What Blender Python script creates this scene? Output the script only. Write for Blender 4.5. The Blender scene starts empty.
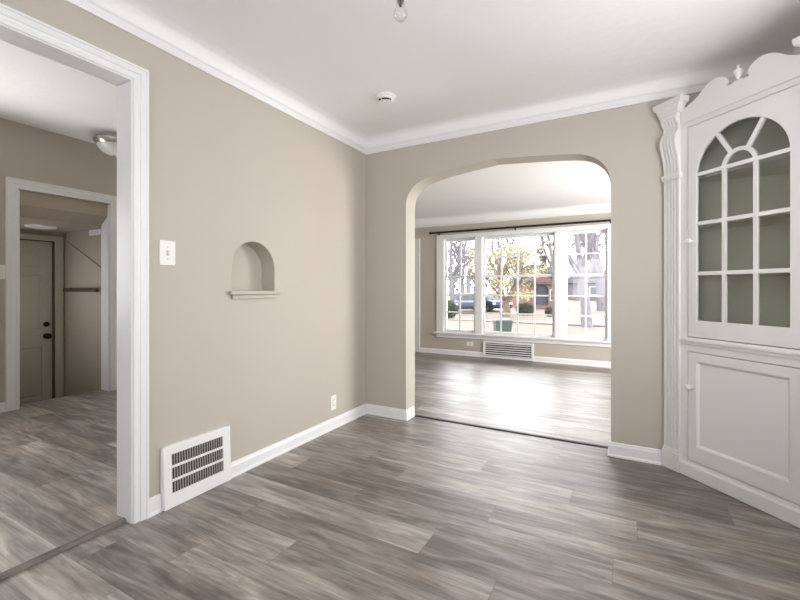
import bpy, bmesh, math, random
from math import sin, cos, pi, radians, sqrt
from mathutils import Vector, Matrix
from mathutils.geometry import tessellate_polygon

S = bpy.context.scene
COL = S.collection
random.seed(7)

# ---------------------------------------------------------------- camera, world, light
HC = 1.1
TH = math.atan(227 / 412.0)
CAM = Vector((2.03, -3.055, HC))
FW = Vector((-sin(TH), cos(TH), 0))
RT = Vector((cos(TH), sin(TH), 0))
cd = bpy.data.cameras.new('camera')
cam = bpy.data.objects.new('camera', cd)
COL.objects.link(cam)
cam.location = CAM
cam.rotation_euler = (pi / 2, 0, TH)
cd.sensor_width = 36
cd.lens = 412 * 36 / 800
cd.shift_y = -11 / 800
cd.clip_start = 0.02
cd.clip_end = 400
S.camera = cam

S.view_settings.view_transform = 'Standard'
S.view_settings.look = 'None'
S.view_settings.gamma = 1
S.view_settings.use_curve_mapping = False
S.view_settings.exposure = -0.02
S.cycles.use_denoising = True
S.cycles.max_bounces = 12
S.cycles.diffuse_bounces = 6
S.cycles.transparent_max_bounces = 16
S.cycles.caustics_reflective = False
S.cycles.sample_clamp_indirect = 6

W = bpy.data.worlds.new('overcast_sky')
S.world = W
W.use_nodes = True
wn = W.node_tree.nodes
bg = wn['Background']
bg.inputs[0].default_value = (0.93, 0.95, 1.0, 1)
# hazy sky, brightest low in front of the house (sun behind thin cloud)
_L = W.node_tree.links
_tc = wn.new('ShaderNodeTexCoord')
_dot = wn.new('ShaderNodeVectorMath'); _dot.operation = 'DOT_PRODUCT'
_dot.inputs[1].default_value = Vector((-0.12, 0.93, 0.34)).normalized()
_L.new(_tc.outputs['Generated'], _dot.inputs[0])
_mr = wn.new('ShaderNodeMapRange'); _mr.interpolation_type = 'SMOOTHSTEP'
_mr.inputs['From Min'].default_value = 0.45
_mr.inputs['From Max'].default_value = 1.0
_mr.inputs['To Min'].default_value = 5.0
_mr.inputs['To Max'].default_value = 12.5
_L.new(_dot.outputs['Value'], _mr.inputs['Value'])
_L.new(_mr.outputs['Result'], bg.inputs[1])

def sun(rot, power):
    l = bpy.data.lights.new('sun', 'SUN')
    l.energy = power
    l.angle = radians(12)
    l.color = (1.0, 0.96, 0.9)
    o = bpy.data.objects.new('sun', l)
    o.rotation_euler = rot
    COL.objects.link(o)
sun((radians(50), 0, radians(60)), 0.8)

def area_light(name, loc, rot, sx, sy, power, color=(1, 0.98, 0.95)):
    l = bpy.data.lights.new(name, 'AREA')
    l.shape = 'RECTANGLE'
    l.size = sx
    l.size_y = sy
    l.energy = power
    l.color = color
    o = bpy.data.objects.new(name, l)
    o.location = loc
    o.rotation_euler = rot
    COL.objects.link(o)
# area lights in unseen windows; all but the dining side one added as fill
area_light('daylight_dining_side', (2.97, -1.55, 1.45), (0, radians(90), 0), 1.3, 1.5, 25)
area_light('fill_dining_back', (1.35, -4.31, 1.45), (radians(90), 0, 0), 1.8, 1.3, 3)
area_light('fill_living_side', (3.41, 1.75, 1.25), (0, radians(90), 0), 1.5, 1.5, 130)
area_light('fill_kitchen', (-2.93, -2.37, 1.4), (0, radians(-90), 0), 1.15, 1.1, 46)
area_light('fill_hall', (-3.45, -1.70, 1.0), (radians(90), 0, 0), 0.5, 0.9, 0.9)

# ---------------------------------------------------------------- mesh helpers
class MB:
    def __init__(s):
        s.v = []
        s.f = []
    def add(s, vs, fs):
        n = len(s.v)
        s.v += [tuple(p) for p in vs]
        s.f += [tuple(i + n for i in f) for f in fs]
        return s
    def box(s, a, b):
        x0, y0, z0 = [min(p, q) for p, q in zip(a, b)]
        x1, y1, z1 = [max(p, q) for p, q in zip(a, b)]
        return s.add([(x0, y0, z0), (x1, y0, z0), (x1, y1, z0), (x0, y1, z0), (x0, y0, z1), (x1, y0, z1), (x1, y1, z1), (x0, y1, z1)],
                     [(0, 3, 2, 1), (4, 5, 6, 7), (0, 1, 5, 4), (1, 2, 6, 5), (2, 3, 7, 6), (3, 0, 4, 7)])
    def prism(s, poly, fn, d0, d1, holes=()):
        """poly/holes in 2D; fn(a, b, d) -> 3D.  hole = (points, depth or None)"""
        loops = [poly] + [h[0] for h in holes]
        for d, through in ((d0, False), (d1, True)):
            use = [poly] + [h[0] for h in holes if (not through or h[1] is None)]
            flat = [p for l in use for p in l]
            tris = tessellate_polygon([[Vector((p[0], p[1], 0)) for p in l] for l in use])
            s.add([fn(p[0], p[1], d) for p in flat], [tuple(t) for t in tris])
        for k, l in enumerate(loops):
            e = d1
            if k and holes[k - 1][1] is not None:
                e = d0 + (holes[k - 1][1] if d1 > d0 else -holes[k - 1][1])
                tris = tessellate_polygon([[Vector((p[0], p[1], 0)) for p in l]])
                s.add([fn(p[0], p[1], e) for p in l], [tuple(t) for t in tris])
            n = len(l)
            vs = [fn(p[0], p[1], d0) for p in l] + [fn(p[0], p[1], e) for p in l]
            s.add(vs, [(i, (i + 1) % n, (i + 1) % n + n, i + n) for i in range(n)])
        return s
    def sweep(s, prof, path, nrm, closed=False):
        """profile (a, b): a to the left of the path in its plane, b along nrm; mitred corners"""
        nrm = Vector(nrm).normalized()
        P = [Vector(p) for p in path]
        n = len(P)
        rings = []
        for i in range(n):
            d0 = (P[i] - P[i - 1]).normalized() if (i > 0 or closed) else None
            d1 = (P[(i + 1) % n] - P[i]).normalized() if (i < n - 1 or closed) else None
            if d0 is None: d0 = d1
            if d1 is None: d1 = d0
            l0, l1 = nrm.cross(d0), nrm.cross(d1)
            m = (l0 + l1).normalized()
            k = 1 / max(0.2, m.dot(l0))
            rings.append([P[i] + m * (a * k) + nrm * b for a, b in prof])
        m = len(prof)
        vs = [p for r in rings for p in r]
        fs = []
        for i in range(n if closed else n - 1):
            j = (i + 1) % n
            for k in range(m):
                fs.append((i * m + k, i * m + (k + 1) % m, j * m + (k + 1) % m, j * m + k))
        if not closed:
            fs.append(tuple(range(m)))
            fs.append(tuple((n - 1) * m + k for k in range(m)))
        return s.add(vs, fs)
    def lathe(s, prof, at=(0, 0, 0), axis='z', n=24, arc=None):
        vs, fs = [], []
        at = Vector(at)
        for r, h in prof:
            for i in range(n):
                a = 2 * pi * i / n
                c = (r * cos(a), r * sin(a), h)
                if axis == 'x': c = (c[2], c[0], c[1])
                elif axis == 'y': c = (c[0], c[2], c[1])
                elif axis == '-y': c = (c[0], -c[2], c[1])
                elif axis == '-x': c = (-c[2], c[0], c[1])
                vs.append(at + Vector(c))
        m = len(prof)
        for j in range(m - 1):
            for i in range(n):
                k = (i + 1) % n
                fs.append((j * n + i, j * n + k, (j + 1) * n + k, (j + 1) * n + i))
        fs.append(tuple(range(n)))
        fs.append(tuple((m - 1) * n + i for i in range(n)))
        return s.add(vs, fs)
    def tube(s, pts, r, n=8):
        P = [Vector(p) for p in pts]
        R = r if isinstance(r, (list, tuple)) else [r] * len(P)
        vs, fs = [], []
        up = None
        for i, p in enumerate(P):
            d = (P[min(i + 1, len(P) - 1)] - P[max(i - 1, 0)]).normalized()
            if up is None:
                up = d.orthogonal().normalized()
            else:
                up = (up - d * up.dot(d))
                up = up.normalized() if up.length > 1e-6 else d.orthogonal().normalized()
            w = d.cross(up)
            for k in range(n):
                a = 2 * pi * k / n
                vs.append(p + (up * cos(a) + w * sin(a)) * R[i])
        m = len(P)
        for i in range(m - 1):
            for k in range(n):
                q = (k + 1) % n
                fs.append((i * n + k, i * n + q, (i + 1) * n + q, (i + 1) * n + k))
        fs.append(tuple(range(n)))
        fs.append(tuple((m - 1) * n + k for k in range(n)))
        return s.add(vs, fs)
    def build(s, name, mat, parent=None, bevel=0, smooth=False, kind=None, seg=2):
        me = bpy.data.meshes.new(name)
        me.from_pydata(s.v, [], s.f)
        bm = bmesh.new()
        bm.from_mesh(me)
        bmesh.ops.remove_doubles(bm, verts=bm.verts, dist=1e-5)
        bmesh.ops.recalc_face_normals(bm, faces=bm.faces)
        bm.to_mesh(me)
        bm.free()
        me.materials.append(mat)
        o = bpy.data.objects.new(name, me)
        COL.objects.link(o)
        if parent: o.parent = parent
        if bevel:
            b = o.modifiers.new('bevel', 'BEVEL')
            b.width = bevel
            b.segments = seg
            b.limit_method = 'ANGLE'
            b.angle_limit = radians(40)
        if smooth:
            me.polygons.foreach_set('use_smooth', [True] * len(me.polygons))
            try:
                me.set_sharp_from_angle(angle=radians(40))
            except Exception:
                pass
        if kind: o['kind'] = kind
        return o

def thing(name, label, cat, loc=(0, 0, 0), rz=0, group=None):
    o = bpy.data.objects.new(name, None)
    o.empty_display_size = 0.05
    COL.objects.link(o)
    o.location = loc
    o.rotation_euler = (0, 0, rz)
    o['label'] = label
    o['category'] = cat
    if group: o['group'] = group
    return o
def tag(o, label, cat, group=None):
    o['label'] = label
    o['category'] = cat
    if group: o['group'] = group
    return o
def sroot(name, loc=(0, 0, 0)):
    o = bpy.data.objects.new(name, None)
    o.empty_display_size = 0.05
    COL.objects.link(o)
    o.location = loc
    o['kind'] = 'structure'
    return o
def rect(a0, b0, a1, b1):
    return [(a0, b0), (a1, b0), (a1, b1), (a0, b1)]
def arc(cx, cy, r, a0, a1, n):
    return [(cx + r * cos(radians(a0 + (a1 - a0) * i / n)), cy + r * sin(radians(a0 + (a1 - a0) * i / n))) for i in range(n + 1)]

# ---------------------------------------------------------------- materials
def mat(name, color, rough=0.5, metal=0, spec=0.5, bump=0, bscale=40, vary=0, vscale=3):
    m = bpy.data.materials.new(name)
    m.use_nodes = True
    N, L = m.node_tree.nodes, m.node_tree.links
    b = N['Principled BSDF']
    b.inputs['Base Color'].default_value = (*color, 1)
    b.inputs['Roughness'].default_value = rough
    b.inputs['Metallic'].default_value = metal
    b.inputs['Specular IOR Level'].default_value = spec
    tc = N.new('ShaderNodeTexCoord')
    if vary:
        n = N.new('ShaderNodeTexNoise')
        n.inputs['Scale'].default_value = vscale
        n.inputs['Detail'].default_value = 4
        L.new(tc.outputs['Object'], n.inputs['Vector'])
        r = N.new('ShaderNodeValToRGB')
        r.color_ramp.elements[0].color = (*[c * (1 - vary) for c in color], 1)
        r.color_ramp.elements[1].color = (*[min(1, c * (1 + vary)) for c in color], 1)
        r.color_ramp.elements[0].position = 0.3
        r.color_ramp.elements[1].position = 0.7
        L.new(n.outputs['Fac'], r.inputs['Fac'])
        L.new(r.outputs['Color'], b.inputs['Base Color'])
    if bump:
        n = N.new('ShaderNodeTexNoise')
        n.inputs['Scale'].default_value = bscale
        n.inputs['Detail'].default_value = 3
        L.new(tc.outputs['Object'], n.inputs['Vector'])
        bp = N.new('ShaderNodeBump')
        bp.inputs['Strength'].default_value = bump
        bp.inputs['Distance'].default_value = 0.02
        L.new(n.outputs['Fac'], bp.inputs['Height'])
        L.new(bp.outputs['Normal'], b.inputs['Normal'])
    return m

def plank_mat():
    m = bpy.data.materials.new('grey_plank_flooring')
    m.use_nodes = True
    N, L = m.node_tree.nodes, m.node_tree.links
    b = N['Principled BSDF']
    def math_(op, a, c=None, d=None):
        n = N.new('ShaderNodeMath')
        n.operation = op
        for i, x in enumerate((a, c, d)):
            if x is None: continue
            if isinstance(x, (int, float)): n.inputs[i].default_value = x
            else: L.new(x, n.inputs[i])
        return n.outputs[0]
    g = N.new('ShaderNodeNewGeometry')
    sp = N.new('ShaderNodeSeparateXYZ')
    L.new(g.outputs['Position'], sp.inputs[0])
    X, Y = sp.outputs['X'], sp.outputs['Y']
    WD, LN = 0.178, 1.22
    yr = math_('DIVIDE', math_('ADD', Y, 20.03), WD)
    row = math_('FLOOR', yr)
    wr = N.new('ShaderNodeTexWhiteNoise'); wr.noise_dimensions = '1D'
    L.new(row, wr.inputs['W'])
    xs = math_('ADD', math_('DIVIDE', math_('ADD', X, 30), LN), wr.outputs['Value'])
    colm = math_('FLOOR', xs)
    cv = N.new('ShaderNodeCombineXYZ')
    L.new(row, cv.inputs[0]); L.new(colm, cv.inputs[1])
    idn = N.new('ShaderNodeTexWhiteNoise'); idn.noise_dimensions = '2D'
    L.new(cv.outputs[0], idn.inputs['Vector'])
    ids = N.new('ShaderNodeSeparateColor')
    L.new(idn.outputs['Color'], ids.inputs[0])
    # grain coordinates, shifted per plank
    def grain(sx, sy, scale, detail, dist, rough=0.55):
        c = N.new('ShaderNodeCombineXYZ')
        L.new(math_('ADD', math_('MULTIPLY', X, sx), math_('MULTIPLY', ids.outputs[0], 37.0)), c.inputs[0])
        L.new(math_('ADD', math_('MULTIPLY', Y, sy), math_('MULTIPLY', ids.outputs[1], 53.0)), c.inputs[1])
        n = N.new('ShaderNodeTexNoise')
        n.inputs['Scale'].default_value = scale
        n.inputs['Detail'].default_value = detail
        n.inputs['Roughness'].default_value = rough
        n.inputs['Distortion'].default_value = dist
        L.new(c.outputs[0], n.inputs['Vector'])
        return n.outputs['Fac']
    broad = grain(1.1, 6.5, 2.2, 4, 0.8, 0.6)
    hue = grain(1.2, 7.0, 1.6, 3, 0.5)
    rings = grain(0.8, 6.0, 1.3, 1, 0.4)
    fine = grain(2.2, 60.0, 2.5, 4, 0.3, 0.7)
    cross = grain(70.0, 6.0, 1.0, 2, 0.2)
    ring = math_('SINE', math_('MULTIPLY', rings, 70.0))
    mid = grain(1.1, 24.0, 2.2, 4, 0.35, 0.65)
    tone = math_('ADD', math_('MULTIPLY', ids.outputs[2], 0.38), math_('MULTIPLY', math_('SUBTRACT', broad, 0.5), 1.5))
    tone = math_('ADD', tone, math_('MULTIPLY', math_('SUBTRACT', mid, 0.5), 0.7))
    tone = math_('ADD', tone, math_('MULTIPLY', ring, 0.05))
    tone = math_('ADD', tone, math_('MULTIPLY', math_('SUBTRACT', fine, 0.5), 0.48))
    tone = math_('ADD', tone, math_('MULTIPLY', math_('SUBTRACT', cross, 0.5), 0.10))
    tone = math_('ADD', tone, 0.37)
    r = N.new('ShaderNodeValToRGB')
    e = r.color_ramp.elements
    e[0].position = 0.0; e[0].color = (0.060, 0.051, 0.047, 1)
    e[1].position = 1.0; e[1].color = (0.46, 0.42, 0.385, 1)
    for p, c in ((0.3, (0.125, 0.108, 0.098)), (0.55, (0.215, 0.192, 0.176)), (0.8, (0.33, 0.30, 0.275))):
        q = e.new(p); q.color = (*c, 1)
    L.new(tone, r.inputs['Fac'])
    # seams
    fy = math_('FRACT', yr); fx = math_('FRACT', xs)
    def edge(f, w):
        return math_('LESS_THAN', math_('MINIMUM', f, math_('SUBTRACT', 1.0, f)), w)
    seam = math_('MAXIMUM', edge(fy, 0.0065), edge(fx, 0.0011))
    mx = N.new('ShaderNodeMix'); mx.data_type = 'RGBA'
    L.new(math_('MULTIPLY', seam, 0.45), mx.inputs['Factor'])
    tint = N.new('ShaderNodeValToRGB')
    tint.color_ramp.elements[0].position = 0.35; tint.color_ramp.elements[0].color = (0.97, 0.985, 1.0, 1)
    tint.color_ramp.elements[1].position = 0.65; tint.color_ramp.elements[1].color = (1.05, 1.0, 0.945, 1)
    L.new(hue, tint.inputs['Fac'])
    tm = N.new('ShaderNodeMix'); tm.data_type = 'RGBA'; tm.blend_type = 'MULTIPLY'
    tm.inputs['Factor'].default_value = 1.0
    L.new(r.outputs['Color'], tm.inputs['A']); L.new(tint.outputs['Color'], tm.inputs['B'])
    L.new(tm.outputs['Result'], mx.inputs['A'])
    mx.inputs['B'].default_value = (0.05, 0.045, 0.04, 1)
    L.new(mx.outputs['Result'], b.inputs['Base Color'])
    L.new(math_('ADD', 0.33, math_('MULTIPLY', fine, 0.14)), b.inputs['Roughness'])
    b.inputs['Specular IOR Level'].default_value = 0.8
    bp = N.new('ShaderNodeBump')
    bp.inputs['Strength'].default_value = 0.12
    bp.inputs['Distance'].default_value = 0.004
    L.new(math_('SUBTRACT', math_('ADD', fine, math_('MULTIPLY', cross, 0.4)), math_('MULTIPLY', seam, 0.8)), bp.inputs['Height'])
    L.new(bp.outputs['Normal'], b.inputs['Normal'])
    return m

def glass_mat(name, tint=(1, 1, 1)):
    m = bpy.data.materials.new(name)
    m.use_nodes = True
    N, L = m.node_tree.nodes, m.node_tree.links
    for n in list(N):
        if n.type == 'BSDF_PRINCIPLED': N.remove(n)
    out = [n for n in N if n.type == 'OUTPUT_MATERIAL'][0]
    t = N.new('ShaderNodeBsdfTransparent'); t.inputs[0].default_value = (*tint, 1)
    g = N.new('ShaderNodeBsdfGlossy'); g.inputs['Roughness'].default_value = 0.02
    fr = N.new('ShaderNodeFresnel'); fr.inputs[0].default_value = 1.45
    mx = N.new('ShaderNodeMixShader')
    L.new(fr.outputs[0], mx.inputs[0]); L.new(t.outputs[0], mx.inputs[1]); L.new(g.outputs[0], mx.inputs[2])
    L.new(mx.outputs[0], out.inputs[0])
    return m

def thin_pane_mat():
    m = glass_mat('thin_window_pane')
    mx = [n for n in m.node_tree.nodes if n.type == 'MIX_SHADER'][0]
    for l in list(mx.inputs[0].links): m.node_tree.links.remove(l)
    mx.inputs[0].default_value = 0.05
    return m

def bulb_mat():
    m = glass_mat('clear_bulb_glass')
    N, L = m.node_tree.nodes, m.node_tree.links
    lw = N.new('ShaderNodeLayerWeight'); lw.inputs[0].default_value = 0.25
    mx = [n for n in N if n.type == 'MIX_SHADER'][0]
    L.new(lw.outputs['Facing'], mx.inputs[0])
    return m

def brick_mat():
    m = mat('red_brick', (0.3, 0.12, 0.09), 0.9)
    N, L = m.node_tree.nodes, m.node_tree.links
    t = N.new('ShaderNodeTexBrick')
    t.inputs['Color1'].default_value = (0.22, 0.12, 0.10, 1)
    t.inputs['Color2'].default_value = (0.19, 0.09, 0.075, 1)
    t.inputs['Mortar'].default_value = (0.19, 0.17, 0.16, 1)
    t.inputs['Scale'].default_value = 4
    tc = N.new('ShaderNodeTexCoord')
    mp = N.new('ShaderNodeMapping'); mp.inputs['Rotation'].default_value = (pi / 2, 0, 0)
    L.new(tc.outputs['Object'], mp.inputs[0]); L.new(mp.outputs[0], t.inputs['Vector'])
    L.new(t.outputs['Color'], N['Principled BSDF'].inputs['Base Color'])
    return m

def leaf_mat(name, c0, c1):
    m = mat(name, c0, 0.8, vary=0.0)
    N, L = m.node_tree.nodes, m.node_tree.links
    n = N.new('ShaderNodeTexNoise'); n.inputs['Scale'].default_value = 2.5; n.inputs['Detail'].default_value = 5
    tc = N.new('ShaderNodeTexCoord'); L.new(tc.outputs['Object'], n.inputs['Vector'])
    r = N.new('ShaderNodeValToRGB')
    r.color_ramp.elements[0].position = 0.35; r.color_ramp.elements[1].position = 0.65
    r.color_ramp.elements[0].color = (*c0, 1); r.color_ramp.elements[1].color = (*c1, 1)
    L.new(n.outputs['Fac'], r.inputs['Fac'])
    L.new(r.outputs['Color'], N['Principled BSDF'].inputs['Base Color'])
    return m

M = dict(
    wall=mat('greige_wall_paint', (0.505, 0.463, 0.403), 0.62, spec=0.35, bump=0.03, bscale=90),
    ceil=mat('white_plaster_ceiling', (0.87, 0.865, 0.86), 0.75, spec=0.3, bump=0.16, bscale=14),
    trim=mat('white_trim_paint', (0.80, 0.80, 0.81), 0.33, bump=0.02, bscale=60),
    cab=mat('white_cabinet_paint', (0.77, 0.765, 0.75), 0.38, bump=0.03, bscale=45),
    cabin=mat('cabinet_interior_paint', (0.72, 0.71, 0.64), 0.6),
    plank=plank_mat(),
    strip=mat('grey_brown_strip', (0.14, 0.115, 0.105), 0.45, vary=0.3, vscale=12),
    dark_strip=mat('dark_floor_strip', (0.025, 0.022, 0.02), 0.45),
    glass=glass_mat('clear_window_glass'),
    bulb=bulb_mat(),
    thinpane=thin_pane_mat(),
    cabglass=glass_mat('cabinet_glass', (0.97, 0.98, 0.96)),
    black=mat('black_void', (0.012, 0.012, 0.012), 0.8),
    iron=mat('black_iron', (0.02, 0.018, 0.016), 0.45, metal=0.6),
    bronze=mat('dark_bronze', (0.05, 0.04, 0.025), 0.35, metal=0.7),
    brass=mat('pale_brass', (0.72, 0.62, 0.45), 0.25, metal=1),
    nickel=mat('brushed_nickel', (0.55, 0.54, 0.52), 0.28, metal=1),
    frost=mat('frosted_white_glass', (0.8, 0.8, 0.77), 0.3),
    plastic=mat('white_plastic', (0.84, 0.83, 0.81), 0.35),
    vent=mat('white_enamel', (0.83, 0.83, 0.83), 0.35),
    ventgrey=mat('grey_vent_metal', (0.42, 0.40, 0.37), 0.45),
    ventback=mat('dark_duct', (0.05, 0.047, 0.045), 0.8),
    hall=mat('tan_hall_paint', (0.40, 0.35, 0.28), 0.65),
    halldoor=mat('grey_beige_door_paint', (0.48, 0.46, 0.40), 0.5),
    wood=mat('dark_brown_wood', (0.07, 0.045, 0.03), 0.5, vary=0.3, vscale=8),
    lawn=leaf_mat('leaf_strewn_lawn', (0.12, 0.10, 0.07), (0.16, 0.108, 0.08)),
    road=mat('pale_concrete', (0.16, 0.15, 0.14), 0.9, vary=0.1),
    brick=brick_mat(),
    greysiding=mat('grey_siding', (0.15, 0.145, 0.16), 0.9, vary=0.1),
    shingle=mat('grey_shingles', (0.07, 0.066, 0.072), 0.9, vary=0.3, vscale=3),
    bark=mat('pale_bark', (0.21, 0.195, 0.215), 0.9, vary=0.25, vscale=5),
    bark2=mat('brown_bark', (0.18, 0.14, 0.09), 0.9, vary=0.25, vscale=5),
    yellow=leaf_mat('yellow_leaves', (0.36, 0.31, 0.15), (0.46, 0.43, 0.27)),
    green=leaf_mat('dark_evergreen', (0.035, 0.055, 0.035), (0.08, 0.11, 0.07)),
    bin=mat('green_plastic', (0.05, 0.08, 0.072), 0.5),
    blue=mat('blue_car_paint', (0.02, 0.03, 0.075), 0.5),
    slate=mat('slate_car_paint', (0.05, 0.06, 0.085), 0.5),
    rubber=mat('black_rubber', (0.02, 0.02, 0.02), 0.8),
    carglass=mat('dark_car_glass', (0.03, 0.035, 0.04), 0.08),
    signwhite=mat('white_sign_board', (0.75, 0.75, 0.73), 0.5),
)

# ---------------------------------------------------------------- room shell
ZC = 2.42          # dining ceiling
ZK = 2.61          # kitchen ceiling
ZL = 2.32          # living ceiling
RX = 2.86          # right wall of the dining room
BY = -4.3          # back wall
AT = 0.165         # thickness of arch wall
LT = 0.125         # thickness of left wall
WY = 3.42          # window wall of the living room
LX0, LX1 = -2.3, 3.3

arch_pts = [(0.404, 1.70), (0.404, 1.80), (0.412, 1.86), (0.434, 1.905), (0.47, 1.948), (0.52, 1.982), (0.58, 2.004), (0.66, 2.022),
            (0.80, 2.043), (0.95, 2.059), (1.15, 2.078), (1.35, 2.063), (1.55, 2.046), (1.68, 2.031), (1.76, 2.018),
            (1.82, 1.995), (1.865, 1.964), (1.902, 1.92), (1.925, 1.87), (1.935, 1.81), (1.937, 1.72)]
# smooth the polyline a little (one pass of corner cutting)
def chaikin(P):
    Q = [P[0]]
    for a, b in zip(P, P[1:]):
        if abs(a[0] - 1.15) < 1e-6: Q.append(a)
        Q.append((a[0] * .75 + b[0] * .25, a[1] * .75 + b[1] * .25))
        Q.append((a[0] * .25 + b[0] * .75, a[1] * .25 + b[1] * .75))
    Q.append(P[-1])
    return Q
arch_hole = chaikin(arch_pts)
# arch wall: outline with the arch cut in from the floor
outl = [(0.0, 0.0), (0.404, 0.0)] + arch_hole + [(1.937, 0.0), (RX + 0.12, 0.0), (RX + 0.12, 2.5), (0.0, 2.5)]
wall_arch = MB().prism(outl, lambda a, b, d: (a, d, b), 0.0, AT).build('wall_arch', M['wall'], kind='structure', bevel=0.012, seg=3)

# left wall with cased opening and niche (y, z) plane, x from 0 to -LT
OPY0, OPY1, OPZ = -3.35, -1.957, 2.095
niche = [(-1.416, 1.088), (-1.08, 1.088)] + arc(-1.248, 1.226, 0.168, 0, 180, 20)
outl = [(BY, 0.0), (OPY0, 0.0), (OPY0, OPZ), (OPY1, OPZ), (OPY1, 0.0), (AT, 0.0), (AT, 2.66), (BY, 2.66)]
MB().prism(outl, lambda a, b, d: (-d, a, b), 0.0, LT, [(niche, 0.118)]).build('wall_left', M['wall'], kind='structure', bevel=0.004)

# right wall and back wall of the dining room, each with an opening for an unseen window
def wall_x(name, x0, x1, y0, y1, z1, holes, m=None, z0=0.0):
    return MB().prism(rect(y0, z0, y1, z1), lambda a, b, d: (d, a, b), x0, x1, [(h, None) for h in holes]).build(name, m or M['wall'], kind='structure')
def wall_y(name, y0, y1, x0, x1, z1, holes, m=None, z0=0.0):
    return MB().prism(rect(x0, z0, x1, z1), lambda a, b, d: (a, d, b), y0, y1, [(h, None) for h in holes]).build(name, m or M['wall'], kind='structure')
wall_x('wall_right', RX, RX + 0.12, BY, 0.0, 2.5, [rect(-2.3, 0.8, -0.8, 2.1)])
wall_y('wall_back', BY - 0.12, BY, -2.95, RX + 0.12, 2.66, [rect(0.45, 0.8, 2.25, 2.1)])

# living room walls
WZ0, WZ1, WX0, WX1 = 0.36, 1.955, -0.70, 1.795
wall_y('wall_window', WY, WY + 0.16, LX0 - 0.12, LX1 + 0.12, 2.42, [rect(WX0, WZ0, WX1, WZ1)])
wall_x('wall_living_left', LX0 - 0.12, LX0, AT, WY, 2.42, [])
wall_x('wall_living_right', LX1, LX1 + 0.12, AT, WY, 2.42, [rect(1.0, 0.5, 2.5, 2.0)])
wall_y('wall_living_near_left', 0.0, AT, LX0 - 0.12, -LT, 2.66, [])
wall_y('wall_living_near_right', 0.0, AT, RX + 0.12, LX1 + 0.12, 2.42, [])

# kitchen walls, back hall
KX = -2.81
KT = 0.15
outl = [(BY, 0), (-1.453, 0), (-1.453, 2.01), (-0.697, 2.01), (-0.697, 0), (0.0, 0), (0.0, 2.66), (BY, 2.66)]
MB().prism(outl, lambda a, b, d: (-d, a, b), -KX, -KX + KT, [(rect(-2.95, 0.80, -1.80, 2.0), None)]).build('wall_kitchen', M['wall'], kind='structure')
LZ = -0.36
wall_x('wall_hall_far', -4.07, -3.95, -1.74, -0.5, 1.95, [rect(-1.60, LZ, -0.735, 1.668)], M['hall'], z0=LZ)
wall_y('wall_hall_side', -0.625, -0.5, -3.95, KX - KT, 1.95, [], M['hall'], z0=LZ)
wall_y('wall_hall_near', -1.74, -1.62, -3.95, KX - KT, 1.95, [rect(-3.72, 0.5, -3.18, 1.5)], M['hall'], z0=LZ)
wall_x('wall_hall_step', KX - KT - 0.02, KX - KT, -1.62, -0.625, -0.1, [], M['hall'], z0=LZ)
# stair stringer panel, standing proud of the hall side wall
MB().prism([(-3.95, LZ), (-2.97, LZ), (-2.97, 1.28), (-3.95, 1.696)], lambda a, b, d: (a, d, b), -0.625, -0.640).build('trim_stringer', M['hall'], kind='structure', bevel=0.003)
# hall ceiling with its sloped bulkhead behind the kitchen doorway
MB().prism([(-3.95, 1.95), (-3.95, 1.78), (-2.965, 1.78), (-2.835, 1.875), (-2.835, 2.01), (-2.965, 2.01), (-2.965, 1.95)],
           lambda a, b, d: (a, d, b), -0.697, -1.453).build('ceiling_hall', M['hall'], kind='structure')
MB().box((-3.95, -0.697, 1.78), (-2.965, -0.625, 1.95)).box((-3.95, -1.62, 1.78), (-2.965, -1.453, 1.95)).build('ceiling_hall_edge', M['hall'], kind='structure')

# floors
KF = 0.012   # the kitchen floor lies a little higher
MB().box((-0.055, BY, -0.1), (RX, AT - 0.02, 0)).build('floor', M['plank'], kind='structure')
MB().box((LX0, AT - 0.02, -0.1), (LX1, WY, 0)).build('floor_living', M['plank'], kind='structure')
MB().box((KX - KT, BY, -0.1), (-0.060, 0.0, KF)).build('floor_kitchen', M['plank'], kind='structure')
MB().box((-3.95, -1.62, LZ - 0.1), (KX - KT, -0.625, LZ)).build('floor_hall', M['plank'], kind='structure')
# transition strips lie on the floor
MB().sweep([(-0.015, 0), (0.015, 0), (0.015, KF + 0.003), (0.008, KF + 0.006), (-0.008, KF + 0.003), (-0.015, 0.004)],
           [(-0.052, OPY0 + 0.019, 0), (-0.052, OPY1 - 0.0185, 0)], (0, 0, 1)).build('trim_1', M['strip'], kind='structure')
MB().sweep([(-0.02, 0), (0.02, 0), (0.02, 0.003), (0.012, 0.008), (-0.012, 0.008), (-0.02, 0.003)],
           [(0.404, 0.142, 0), (1.937, 0.142, 0)], (0, 0, 1)).build('trim_2', M['dark_strip'], kind='structure')

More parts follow.
